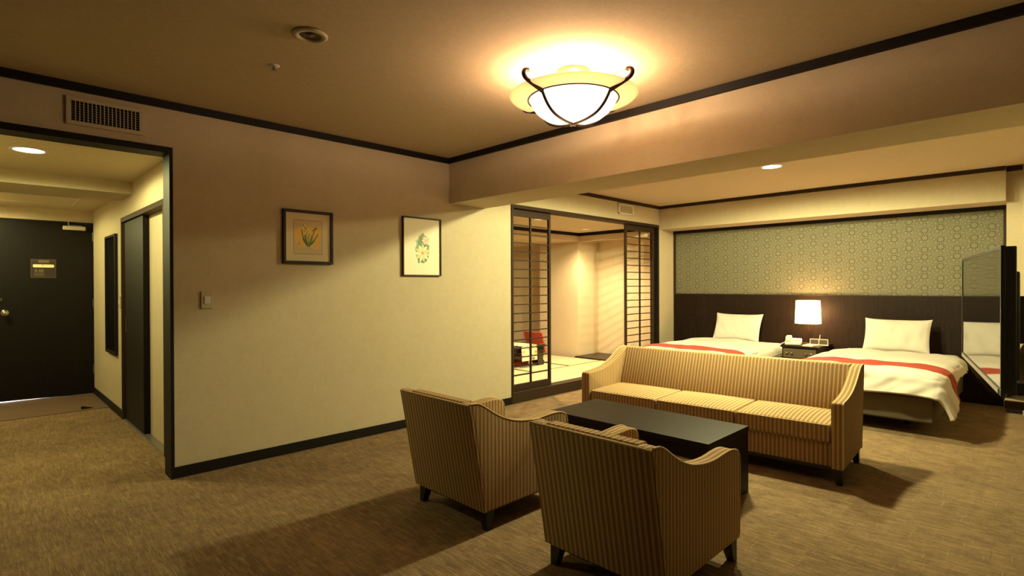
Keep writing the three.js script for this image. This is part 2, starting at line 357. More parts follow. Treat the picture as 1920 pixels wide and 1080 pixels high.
struct('wall_tatami', [
  B(-6.45, -5.6, 0, 2.2, -7.72, -7.09), B(-8.2, -6.45, 0, 2.2, -7.76, -7.3), B(-5.6, XL - .12, 0, 2.2, -7.76, -7.66), B(-8.2, -8.08, 0, 2.2, -7.7, -3.4), B(-8.2, XL - .12, 0, 2.3, -3.4, -3.3),
  B(-5.6, XL - .12, 2.015, 2.3, -7.17, -7.09),
], M.wall2, 'warm papered walls of the tatami room');
struct('ceiling_tatami', [B(-5.57, XL - .12, TC, TC + .1, -7.1, -3.4), B(-8.2, -5.57, 2.02, 2.3, -7.7, -3.4), B(-5.6, XL - .12, 2.1, 2.2, -7.7, -7.17)], M.wall2, 'papered ceiling of the tatami room');
struct('trim_7', B(-5.57, -5.55, TC - .05, TC, -7.09, -3.4), M.dark, 'dark moulding on the far side of the tatami ceiling');
struct('trim_8', B(-5.55, XL - .12, TC - .05, TC, -7.09, -7.07), M.dark, 'dark moulding above the alcove');

// lattice (shoji-like) panels
function lattice(z0, z1, label) {
  const t = thing('lattice_panel', label, 'sliding door', [0, 0, 0], 0, 'open lattice sliding doors of the tatami room');
  const x0 = XL - .075, x1 = XL - .045, y0 = .12, y1 = 2.15, st = .034;
  mesh('stile', RB(x0, x1, y0, y1, z0, z0 + st, .003), M.brownTrim, t);
  mesh('stile', RB(x0, x1, y0, y1, z1 - st, z1, .003), M.brownTrim, t);
  mesh('top_rail', RB(x0, x1, y1 - .075, y1, z0 + st, z1 - st, .003), M.brownTrim, t);
  mesh('bottom_rail', RB(x0, x1, y0, y0 + .07, z0 + st, z1 - st, .003), M.brownTrim, t);
  const zm = (z0 + z1) / 2;
  mesh('mullion', B(x0 + .006, x1 - .006, y0 + .07, y1 - .075, zm - .011, zm + .011), M.brownTrim, t);
  const n = 19, a = y0 + .07, b = y1 - .075;
  const bar = B(x0 + .008, x1 - .008, -.006, .006, z0 + st, z1 - st);
  for (let i = 1; i < n; i++) { const m = mesh('lattice_bar', bar, M.brownTrim, t); m.position.y = a + (b - a) * i / n; }
  return t;
}
lattice(-4.885, -4.202, 'dark lattice sliding door beside the end of the picture wall');
lattice(-7.234, -6.47, 'dark lattice sliding door beside the left bed');

// tatami room furniture
{
  const t = thing('low_table', 'low black lacquered table with scroll feet in the tatami room', 'table', [-5.86, TY, -5.16]);
  // local: x from -.46 to .46, z from -.9 to .9
  mesh('table_top', RB(-.46, .46, .275, .31, -.9, .9, .01), M.lacquer, t);
  mesh('apron', [RB(-.42, .42, .205, .275, -.86, -.83, .006), RB(-.42, .42, .205, .275, .83, .86, .006), RB(-.42, -.39, .205, .275, -.86, .86, .006), RB(.39, .42, .205, .275, -.86, .86, .006)], M.lacquer, t);
  const prof = [[-.02, .275], [.115, .275], [.122, .24], [.10, .21], [.108, .15], [.10, .10], [.105, .075], [.13, .055], [.13, .02], [.10, 0], [.015, 0], [-.012, .03], [-.012, .07], [.005, .10], [-.01, .16], [-.03, .22]];
  for (const sx of [-1, 1]) for (const sz of [-1, 1]) {
    const g = prism(prof.map(([a, b]) => [sz < 0 ? -a - .77 : a + .77, b]), sx > 0 ? .31 : -.44, sx > 0 ? .44 : -.31, .008);
    mesh('leg', g, M.lacquer, t);
  }
}
{
  const c = document.createElement('canvas'); c.width = 256; c.height = 512; const g = c.getContext('2d');
  g.fillStyle = '#efe2bf'; g.fillRect(0, 0, 256, 512); let q = 5; const rr = () => { q = (q * 1664525 + 1013904223) >>> 0; return q / 4294967296; };
  for (let k = 0; k < 60; k++) { const x = rr() * 256, y = rr() * 512, r = 8 + rr() * 18; g.fillStyle = ['#dc8a4c', '#d96f3e', '#e0b060', '#6f6a3a', '#f4dca0'][Math.floor(rr() * 5)]; for (let p = 0; p < 5; p++) { g.beginPath(); g.ellipse(x + Math.cos(p * 1.257) * r * .6, y + Math.sin(p * 1.257) * r * .6, r * .5, r * .35, p * 1.257, 0, 7); g.fill(); } }
  const t = new THREE.CanvasTexture(c); t.colorSpace = THREE.SRGBColorSpace; t.wrapS = t.wrapT = THREE.RepeatWrapping; t.repeat.set(1 / .4, 1 / .5);
  const o = thing('table_runner', 'cream cloth with orange flowers draped over the low lacquered table', 'cloth', [-5.86, TY, -5.53]);
  const pr = [[-.475, .10], [-.468, .313], [.468, .313], [.482, .10], [.486, .10], [.476, .318], [-.476, .318], [-.479, .10]];
  const s = new THREE.Shape(pr.map(p => new THREE.Vector2(...p))); const e = new THREE.ExtrudeGeometry(s, { depth: .32, bevelEnabled: false }); e.translate(0, 0, -.32);
  mesh('cloth', uvm(e), std({ map: t, roughness: .9 }), o);
}
function zaisu(x, z, turn, label, mat, backH) {
  const t = thing('floor_chair', label, 'floor chair', [x, TY, z], turn);
  const seat = rbox(.46, .05, .46, .02, 4, 1, 4); seat.translate(0, .03, 0); mesh('seat', seat, M.lacquer, t);
  const b = rbox(.42, backH, .03, .012, 4, 4, 1); b.rotateX(-.28); b.translate(0, .05 + backH / 2, .26); mesh('backrest', b, mat, t);
  const c = rbox(.44, .06, .42, .028, 4, 1, 4); c.translate(0, .086, 0); mesh('cushion', c, M.redDark, t);
}
zaisu(-6.24, -6.47, Math.PI, 'legless floor chair with a red back behind the low table', M.redDark, .36);
zaisu(-6.72, -6.22, -Math.PI / 2, 'legless floor chair with a tall black back behind the low table', M.black, .5);
{
  const o = thing('floor_cushion', 'flat red floor cushion tucked under the low lacquered table', 'cushion', [-5.84, TY, -5.66]);
  const g = rbox(.5, .06, .5, .028, 6, 1, 6); g.translate(0, .031, 0); mesh('cover', g, M.redDark, o);
}
// recessed tatami lamps
for (const [x, z, lab] of [[-5.11, -6.66, 'round recessed lamp in the tatami ceiling next to the alcove'], [-4.75, -5.2, 'round recessed lamp in the tatami ceiling above the door opening']]) {
  const t = thing('recessed_lamp', lab, 'ceiling light', [x, TC, z], 0, 'recessed lamps of the tatami room');
  mesh('trim_ring', lathe([[.05, 0], [.05, -.004], [.068, -.006], [.075, -.002], [.075, 0]], 32), M.white, t);
  mesh('lens', cyl(.05, .05, .004, 0, -.002, 0), std({ color: 0xd8c8a0, emissive: col(LAMP.tatami.color), emissiveIntensity: .5 }), t);
  const l = new THREE.SpotLight(col(LAMP.tatami.color), LAMP.tatami.power, 0, 1.25, .45, 2); l.position.set(0, -.012, 0); l.target.position.set(0, -1, 0); l.shadow.radius = 2; t.add(l, l.target);
}

// ================================================================== LIVING FURNITURE
// arm / side profile of chair and sofa in (z: 0 at back top, negative to the front ; y)
function armProfile(depth, H, arm, rake, base, bend) {
  const pts = [];
  const c = new THREE.CatmullRomCurve3(bend.map(([z, y]) => new THREE.Vector3(z, y, 0)), false, 'centripetal');
  pts.push([-rake, base]);
  for (const p of c.getPoints(28)) pts.push([p.x, p.y]);
  pts.push([-depth, base]);
  return pts;
}
function sidePanel(prof, x0, x1) { return prism(prof, x0, x1, .009); }
function upholster(g) { return uvm(toCreasedNormals(g, .7), true); }
function cushionGeo(w, h, d, r, crown) {
  const g = rbox(w, h, d, r, 12, 2, 12, 4), p = g.attributes.position;
  for (let i = 0; i < p.count; i++) { const x = p.getX(i) / (w / 2), z = p.getZ(i) / (d / 2); if (p.getY(i) > 0) p.setY(i, p.getY(i) + crown * Math.max(0, 1 - x * x) * Math.max(0, 1 - z * z)); }
  const s = smooth(g); return uvm(s, true);
}
function legGeo(x, z, w0, w1, h) {
  const g = new THREE.BoxGeometry(1, h, 1, 1, 1, 1), p = g.attributes.position;
  const sx = Math.sign(x), sz = Math.sign(z);
  for (let i = 0; i < p.count; i++) { const t = p.getY(i) > 0 ? 1 : 0, w = t ? w1 : w0; // taper towards the outer corner
    p.setX(i, x + (p.getX(i) * sx > 0 ? 0 : -sx * w)); p.setZ(i, z + (p.getZ(i) * sz > 0 ? 0 : -sz * w)); p.setY(i, p.getY(i) + h / 2); }
  g.computeVertexNormals(); return uvm(g.toNonIndexed());
}
function makeSeat(name, label, cat, W, seats, cfg, group) {
  const t = thing(name, label, cat, [0, 0, 0], 0, group);
  const { D, H, AT, rake, base, bend, seatY, cushY, backT } = cfg, hw = W / 2;
  const prof = armProfile(D, H, 0, rake, base, bend);
  for (const s of [-1, 1]) {
    const g = sidePanel(prof, s > 0 ? hw - AT : -hw, s > 0 ? hw : -hw + AT); const a = mesh('arm', upholster(g), M.stripe, t);
    const c = new THREE.CatmullRomCurve3(bend.map(([z, y]) => new THREE.Vector3(s * (hw - .004), y + .001, z)), false, 'centripetal');
    const pts = c.getPoints(20).map(v => [v.x, v.y, v.z]); pts.push([s * (hw - .004), base + .02, -D + .003]);
    mesh('piping', new THREE.TubeGeometry(new THREE.CatmullRomCurve3(pts.map(p => new THREE.Vector3(...p)), false, 'centripetal'), 48, .0045, 6), M.piping, a);
  }
  // inner back, leaning with the rake
  const bt = backT, inner = [[-rake * .82, base + .1], [-.012, H - .018], [-.02, H], [-bt + .012, H], [-bt, H - .014], [-rake - bt - .03, seatY - .02], [-rake - bt - .03, base + .1]];
  mesh('backrest', upholster(prism(inner, -hw + AT - .002, hw - AT + .002, .004)), M.stripe, t);
  // outer back panel over the full width
  const bp = mesh('back_panel', upholster(prism([[-rake - .004, base], [-rake + .012, base], [.013, H - .01], [.004, H], [-.004, H - .002]], -hw - .001, hw + .001, .003)), M.stripe, t);
  mesh('piping', new THREE.TubeGeometry(new THREE.LineCurve3(new THREE.Vector3(-hw, H - .004, .011), new THREE.Vector3(hw, H - .004, .011)), 4, .0045, 6), M.piping, bp);
  // front rail / seat box
  mesh('seat_box', upholster(prism([[-rake - .02, base], [-rake - .02, cushY], [-D + .042, cushY], [-D + .042, base]], -hw + AT, hw - AT, .006)), M.stripe, t);
  const cw = (W - 2 * AT) / seats, cd = D - .02 - (rake + bt + .02);
  for (let k = 0; k < seats; k++) {
    const g = cushionGeo(cw - .004, seatY - cushY, cd, .022, .022);
    const m = mesh('seat_cushion', g, M.stripe, t); m.position.set(-hw + AT + cw * (k + .5), (seatY + cushY) / 2 + .001, -D + .012 + cd / 2);
    const pz = -cd / 2 + .006, py = (seatY - cushY) / 2 - .008;
    mesh('piping', new THREE.TubeGeometry(new THREE.LineCurve3(new THREE.Vector3(-cw / 2 + .02, py, pz), new THREE.Vector3(cw / 2 - .02, py, pz)), 2, .0042, 6), M.piping, m);
  }
  mesh('under_frame', B(-hw + .03, hw - .03, base - .018, base, -D + .03, -rake - .01), M.leg, t);
  const zf = -(D - .012), zb = -(rake + .012);
  for (const sx of [-1, 1]) {
    for (const z of [zf, zb]) {
      const g = legGeo(sx * (hw - .012), z === zf ? -1 : 1, .034, .06, base - .002); // local corner legs
      g.translate(0, 0, z - (z === zf ? -1 : 1));
      mesh('leg', g, M.leg, t);
    }
  }
  return t;
}
const chairCfg = { D: .775, H: .688, AT: .078, rake: .105, base: .105, seatY: .37, cushY: .235, backT: .085,
  bend: [[0, .688], [-.055, .684], [-.11, .655], [-.19, .605], [-.29, .562], [-.40, .538], [-.52, .53], [-.62, .536], [-.70, .535], [-.755, .518], [-.775, .485]] };
const ch1 = makeSeat('armchair', 'striped upholstered armchair nearer the picture wall, back to the viewer', 'armchair', .625, 1, chairCfg, 'striped armchairs facing the sofa');
ch1.position.set(-2.43, 0, -1.80);
const ch2 = ch1.clone(); ch2.name = numbered('armchair'); scene.add(ch2); ch2.position.set(-1.372, 0, -1.79);
tag(ch2, 'striped upholstered armchair nearest the viewer, overlapping the coffee table end', 'armchair', 'striped armchairs facing the sofa');
const sofaCfg = { D: .74, H: .705, AT: .075, rake: .085, base: .105, seatY: .385, cushY: .262, backT: .10,
  bend: [[0, .705], [-.055, .703], [-.12, .69], [-.21, .645], [-.31, .60], [-.42, .566], [-.54, .546], [-.65, .538], [-.72, .535], [-.737, .527], [-.74, .51]] };
const sofa = makeSeat('sofa', 'long striped three-seat sofa behind the dark coffee table', 'sofa', 2.0, 3, sofaCfg);
{
  const a = 4.0 * Math.PI / 180; // front right corner at (-.966, -3.94) as the camera sees it
  // local +z = back ; world back = (-sin a, -cos a) -> turn by PI + ...
  sofa.rotation.y = Math.PI + a;
  const v = new THREE.Vector3(-1.0, 0, -.74).applyAxisAngle(new THREE.Vector3(0, 1, 0), sofa.rotation.y);
  sofa.position.set(-.966 - v.x, 0, -3.94 - v.z);
}
// coffee table
{
  const t = thing('coffee_table', 'dark low rectangular coffee table between armchairs and sofa', 'table', [-1.965, 0, -3.18]);
  mesh('table_top', RB(-.59, .59, .375, .41, -.28, .28, .003), M.table, t);
  mesh('apron', [RB(-.55, .55, .30, .375, -.262, -.242, .002), RB(-.55, .55, .30, .375, .242, .262, .002)], M.table, t);
  for (const s of [-1, 1]) mesh('side_panel', RB(s > 0 ? .55 : -.588, s > 0 ? .588 : -.55, 0, .375, -.278, .278, .003), M.table, t);
  mesh('shelf', RB(-.55, .55, .10, .12, -.22, .22, .002), M.table, t);
}

// ================================================================== BEDS
const BW = 1.14, BL = 1.98, ZH = -7.70;
function makeBed(xc, label) {
  const t = thing('bed', label, 'bed', [xc, 0, ZH], 0, 'two single beds against the headboard');
  const b = rbox(BW, .22, BL, .02, 4, 1, 4); b.translate(0, .225, BL / 2); mesh('bed_base', uvm(b), M.skirt, t);
  const m = rbox(BW - .02, .2, BL - .02, .06, 6, 2, 6); m.translate(0, .415, BL / 2); mesh('mattress', uvm(m), M.linen, t);
  for (const sx of [-1, 1]) for (const z of [.25, BL - .42]) mesh('leg', cyl(.028, .022, .115, sx * (BW / 2 - .25), .0575, z, 16), M.leg, t);
  return t;
}
makeBed(-3.14, 'white single bed beside the lattice door, half hidden by the sofa');
makeBed(-1.31, 'white single bed on the right, beside the television');
// duvet: cloth over the mattress falling over three sides
function duvetSurf(hw, L, over, top, s, t, off, sd) {
  // s across (-hw-over .. hw+over), t along (0 .. L+over)
  const ds = Math.max(0, Math.abs(s) - hw), dt = Math.max(0, t - L), sg = Math.sign(s);
  const bx = THREE.MathUtils.clamp(s, -hw, hw), bz = Math.min(t, L);
  let d = Math.cbrt(ds * ds * ds + dt * dt * dt), hy = Math.hypot(ds, dt), nx = 0, nz = 0; if (d > 1e-6) { nx = sg * ds / hy; nz = dt / hy; }
  const R = .085; let out, drop;
  if (d < R * 1.5) { const a = d / R; out = R * Math.sin(Math.min(a, 1.5)); drop = R * (1 - Math.cos(Math.min(a, 1.5))); } else { out = R * Math.sin(1.5) + (d - R * 1.5) * .34; drop = R * (1 - Math.cos(1.5)) + (d - R * 1.5) * .94; }
  const puff = .035 * Math.pow(Math.max(0, 1 - Math.pow(Math.abs(s) / (hw + .05), 4)), 1) ;
  const wv = .5 + .5 * Math.min(1, d / .15);
  const n1 = noise.noise(s * 3.1 + sd, t * 2.2, sd), n2 = noise.noise((s + t * .8) * 6.5, t * 2.2 - sd, sd + 3), n3 = noise.noise((s * .7 + t) * 11, (s - t) * 2.6, sd + 9);
  const w = (n1 * .016 + n2 * .014 * wv + n3 * .007) ;
  let x = bx + nx * (out + w * (d > .05 ? 1.3 : 0) + off * Math.min(1, d / R)), z = bz + nz * (out + w * (d > .05 ? 1.3 : 0) + off * Math.min(1, d / R));
  let y = top + puff - drop + (w + off) * (d < .08 ? 1 : .25) + .012 * noise.noise(s * 1.7, t * 1.3, sd + 20);
  if (d > .1) y += .028 * noise.noise(s * 2.3 + 4, t * 2.1, sd + 30) * Math.min(1, (d - .1) / .1);
  return [x, y, z];
}
function gridGeo(nu, nv, f) {
  const pos = [], idx = [];
  for (let j = 0; j <= nv; j++) for (let i = 0; i <= nu; i++) pos.push(...f(i / nu, j / nv));
  for (let j = 0; j < nv; j++) for (let i = 0; i < nu; i++) { const a = j * (nu + 1) + i, b = a + 1, c = a + nu + 1, d = c + 1; idx.push(a, c, b, b, c, d); }
  const g = new THREE.BufferGeometry(); g.setAttribute('position', new THREE.Float32BufferAttribute(pos, 3)); g.setIndex(idx); g.computeVertexNormals(); return g;
}
function shell(nu, nv, f, thick) { // closed cloth: outer surface f(u,v,0), inner f(u,v,-thick), stitched at the rim
  const pos = [], idx = [], W = nu + 1, H = nv + 1, N = W * H;
  for (const o of [0, -thick]) for (let j = 0; j <= nv; j++) for (let i = 0; i <= nu; i++) pos.push(...f(i / nu, j / nv, o));
  for (let j = 0; j < nv; j++) for (let i = 0; i < nu; i++) { const a = j * W + i, b = a + 1, c = a + W, d = c + 1; idx.push(a, c, b, b, c, d, N + a, N + b, N + c, N + b, N + d, N + c); }
  const rim = (a, b) => idx.push(a, b, N + a, b, N + b, N + a);
  for (let i = 0; i < nu; i++) { rim(i, i + 1); rim(nv * W + i + 1, nv * W + i); }
  for (let j = 0; j < nv; j++) { rim((j + 1) * W, j * W); rim(j * W + nu, (j + 1) * W + nu); }
  const g = new THREE.BufferGeometry(); g.setAttribute('position', new THREE.Float32BufferAttribute(pos, 3)); g.setIndex(idx); g.computeVertexNormals(); return g;
}
function makeDuvet(xc, label, sd) {
  const t = thing('duvet', label, 'duvet', [xc, 0, ZH], 0, 'white duvets with a red band');
  const hw = BW / 2 - .005, L = BL - .03, over = .25, top = .515, t0 = .34;
  const side = v => 0.15 + .22 * THREE.MathUtils.smoothstep(v, .45, 1), S = (u, v) => (u * 2 - 1) * (hw + side(v)), T = v => t0 + v * (L + over - t0);
  const g = shell(110, 130, (u, v, o) => duvetSurf(hw, L, over, top, S(u, v), T(v), o, sd), .035);
  const c = mesh('cover', uvm(g), M.linen, t);
  const b0 = 1.44, b1 = 1.74, bend = u => .0;
  const band = shell(110, 14, (u, v, o) => duvetSurf(hw, L, over, top, S(u, (b0 + v * (b1 - b0) - t0) / (L + over - t0)) * .999, b0 + v * (b1 - b0), o + .005, sd), .006);
  mesh('red_band', uvm(band), M.red, t);
}
makeDuvet(-3.14, 'white duvet with a red band on the bed beside the lattice door', 2.3);
makeDuvet(-1.31, 'white duvet with a red band on the bed beside the television', 7.7);
// pillows, leaning on the headboard
function makePillow(xc, label, sd) {
  const w = .64, h = .40, T = .15, nu = 36, nv = 24;
  const f = (u, v, side) => {
    const a = u * 2 - 1, b = v * 2 - 1;
    const pinchX = 1 - .055 * (1 - Math.pow(Math.abs(a), 3)) * 0 - .05 * (1 - b * b) , pinchY = 1 - .07 * (1 - a * a);
    const x = a * w / 2 * (1 - .05 * (1 - b * b)), y = b * h / 2 * (1 - .04 * (1 - a * a) + .05 * Math.pow(Math.abs(a), 6));
    const th = T / 2 * Math.pow(Math.max(0, 1 - Math.pow(Math.abs(a), 2.4)), .55) * Math.pow(Math.max(0, 1 - Math.pow(Math.abs(b), 2.4)), .55);
    const e = Math.min(1 - Math.abs(a), 1 - Math.abs(b));
    const wr = .012 * noise.noise(x * 9 + sd, y * 9, sd) * Math.min(1, e * 6) + .008 * noise.noise(x * 22, y * 16 + sd, sd + 5) * Math.min(1, e * 5);
    return [x, y, side * (th + wr + .003)];
  };
  const A = gridGeo(nu, nv, (u, v) => f(u, v, 1)), Bk = gridGeo(nu, nv, (u, v) => f(1 - u, v, -1));
  let g = merge([A, Bk]); g = smooth(g);
  const o = thing('pillow', label, 'pillow', [xc, .535, -7.48]);
  g.rotateX(-.42); g.translate(0, h / 2 * .86, 0);
  mesh('pillow_case', uvm(g), M.linen, o);
}
makePillow(-3.13, 'white pillow leaning on the headboard beside the lattice door', 1.1);
makePillow(-1.31, 'white pillow leaning on the headboard nearer the television', 4.4);
// headboard
{
  const t = thing('headboard', 'long dark wooden headboard panel below the patterned wallpaper', 'headboard');
  mesh('panel', RB(XL + .001, -.376, 0, 1.15, -7.759, -7.72, .003), M.panel, t);
  mesh('top_cap', RB(XL + .001, -.376, 1.15, 1.165, -7.744, -7.716, .003), M.brownTrim, t);
}
// nightstand
{
  const t = thing('nightstand', 'small dark nightstand with knobs between the two beds', 'nightstand', [-2.225, 0, -7.40]);
  mesh('body', RB(-.20, .20, .03, .525, -.28, .27, .004), M.panel, t);
  mesh('top', RB(-.215, .215, .525, .55, -.30, .29, .004), M.panel, t);
  mesh('foot', B(-.18, .18, 0, .03, -.26, .25), M.leg, t);
  const p = mesh('control_panel', RB(-.185, .185, .40, .512, .268, .278, .003), std({ color: 0x5a4a36, roughness: .5 }), t);
  for (const x of [-.135, -.08, .075, .135]) { const k = lathe([[0, .02], [.011, .02], [.014, .016], [.015, 0], [0, 0]], 20); k.rotateX(Math.PI / 2); k.translate(x, .458, .278); mesh('knob', k, M.chrome, p); }
  const d = mesh('drawer', RB(-.185, .185, .06, .385, .268, .28, .003), M.panel, t);
  mesh('handle', RB(-.05, .05, .30, .312, .28, .295, .004), M.chrome, d);
}
{
  const t = thing('table_lamp', 'lit bedside lamp with a white drum shade on the nightstand', 'lamp', [-2.24, .55, -7.50]);
  mesh('base', lathe([[0, .014], [.055, .012], [.062, .006], [.062, 0], [0, 0]], 32), M.bronze, t);
  mesh('pole', cyl(.008, .008, .27, 0, .149, 0, 12), M.bronze, t);
  const sh = new THREE.MeshPhysicalMaterial({ color: 0xfff2dc, roughness: .95, transmission: .45, thickness: 0, emissive: col([1, .86, .62]), emissiveIntensity: 1.1, side: THREE.DoubleSide });
  mesh('lamp_shade', lathe([[.149, .255], [.138, .545], [.136, .545], [.147, .255], [.149, .255]], 48), sh, t);
  const bulb = new THREE.SphereGeometry(.03, 16, 12); bulb.translate(0, .38, 0);
  mesh('bulb', bulb, std({ color: 0xffffff, emissive: col(LAMP.bedside.color), emissiveIntensity: 6 }), t);
  const l = new THREE.PointLight(col(LAMP.bedside.color), LAMP.bedside.power, 0, 2); l.position.set(0, .38, 0); l.shadow.radius = 1.5; t.add(l);
}
{
  const t = thing('telephone', 'white telephone on the left of the nightstand', 'telephone', [-2.335, .55, -7.26], .25); t.scale.setScalar(1.22);
  const b = rbox(.15, .035, .2, .012, 2, 1, 2); { const p = b.attributes.position; for (let i = 0; i < p.count; i++) if (p.getY(i) > 0) p.setY(i, p.getY(i) + (.1 - p.getZ(i)) * .12); } b.translate(0, .0178, 0); mesh('body', smooth(b), M.white, t);
  const h = prism([[-.1, .045], [-.1, .075], [-.07, .088], [.07, .088], [.1, .07], [.1, .04], [.06, .04], [.055, .06], [-.055, .062], [-.06, .045]], -.066, -.018, .008); mesh('handset', h, M.white, t);
  mesh('keypad', RB(.0, .06, .036, .05, -.03, .06, .003), M.plastic, t);
  mesh('cord', tube([[-.07, .03, .1], [-.1, .012, .12], [-.105, .012, .06], [-.08, .014, -.05]], .004, 20, 6), M.white, t);
}
{
  const t = thing('memo_pad', 'white memo pad lying on the nightstand in front of the lamp', 'notepad', [-2.12, .55, -7.2], -.15);
  mesh('tray', RB(-.06, .06, 0, .014, -.085, .085, .003), M.white, t); mesh('paper', RB(-.052, .052, .014, .02, -.075, .075, .001), M.linen, t);
}
{
  const t = thing('card_stand', 'white framed double card stand with a pen on the nightstand', 'card stand', [-2.075, .55, -7.36], .1);
  mesh('frame', [B(-.1, .1, .07, .078, -.006, .006), B(-.1, .1, 0, .014, -.012, .012), B(-.1, -.092, 0, .078, -.006, .006), B(.092, .1, 0, .078, -.006, .006), B(-.004, .004, 0, .078, -.006, .006)], M.white, t);
  for (const s of [-1, 1]) mesh('card', B(s > 0 ? .004 : -.092, s > 0 ? .092 : -.004, .014, .07, -.003, .003), std({ color: 0x5a4632, roughness: .6 }), t);
  mesh('pen', tube([[.005, .05, .0], [.012, .13, -.005]], .004, 4, 8), M.white, t);
}

// ================================================================== TELEVISION AND DESK
{
  const t = thing('desk', 'pale topped desk with a dark edge under the television', 'desk', [.15, 0, -4.52]);
  mesh('desk_top', RB(-.34, .345, .69, .728, -.95, .95, .004), M.brownTrim, t);
  mesh('top_sheet', RB(-.338, .343, .728, .734, -.948, .948, .002), new THREE.MeshPhysicalMaterial({ color: 0xcfc5a8, roughness: .2, clearcoat: .6 }), t);
  for (const [x, z] of [[-.24, -.9], [.3, -.9], [.3, .9], [-.0, .9]]) mesh('leg', RB(x - .025, x + .025, 0, .69, z - .025, z + .025, .004), M.brownTrim, t);
}
{
  // near edge at (-.199,-3.634), far edge at (-.528,-5.47)
  const P1 = new THREE.Vector3(-.199, 0, -3.634), P2 = new THREE.Vector3(-.528, 0, -5.47);
  const w = P1.distanceTo(P2), mid = P1.clone().add(P2).multiplyScalar(.5);
  const t = thing('television', 'large black flat television seen edge-on at the right', 'television', [mid.x, .736, mid.z]);
  t.rotation.y = Math.atan2(P1.x - P2.x, P1.z - P2.z); // local +z runs to the near edge, screen faces local -x
  const H = .755;
  mesh('back_shell', [RB(.008, .055, .01, H - .005, -w / 2 + .02, w / 2 - .004, .006), RB(.05, .074, .08, H - .13, -w / 2 + .2, w / 2 - .05, .01)], M.black, t);
  const fr = mesh('bezel', [RB(-.006, .012, H - .02, H, -w / 2, w / 2, .003), RB(-.006, .012, 0, .035, -w / 2, w / 2, .003), RB(-.006, .012, .035, H - .02, -w / 2, -w / 2 + .022, .003), RB(-.006, .012, .035, H - .02, w / 2 - .022, w / 2, .003)], M.black, t);
  mesh('silver_strip', RB(-.010, -.004, .004, .03, -w / 2 + .03, w / 2 - .06, .002), M.silver, fr);
  mesh('screen', B(-.002, .008, .035, H - .02, -w / 2 + .022, w / 2 - .022), M.screen, t);
  mesh('mount_plate', [RB(.07, .105, .26, .50, w / 2 - .34, w / 2 - .10, .006)], M.black, t);
  mesh('mount_arm', [RB(.10, .68, .385, .425, w / 2 - .24, w / 2 - .20, .006)], M.black, t);
  mesh('stand_foot', [RB(.03, .115, 0, .06, w / 2 - .5, w / 2 - .10, .006)], M.black, t);
}
{
  const t = thing('desk_appliance', 'rounded beige appliance with a black cable on the desk behind the television', 'appliance', [-.055, .734, -4.22]);
  mesh('body', lathe([[0, .25], [.05, .246], [.09, .22], [.11, .17], [.115, .09], [.108, .02], [.095, 0], [0, 0]], 40), M.beige, t);
  mesh('cable', tube([[.02, .25, .06], [-.04, .235, .085], [-.07, .18, .105], [-.02, .15, .125], [.06, .14, .115]], .004, 24, 6), M.black, t);
}

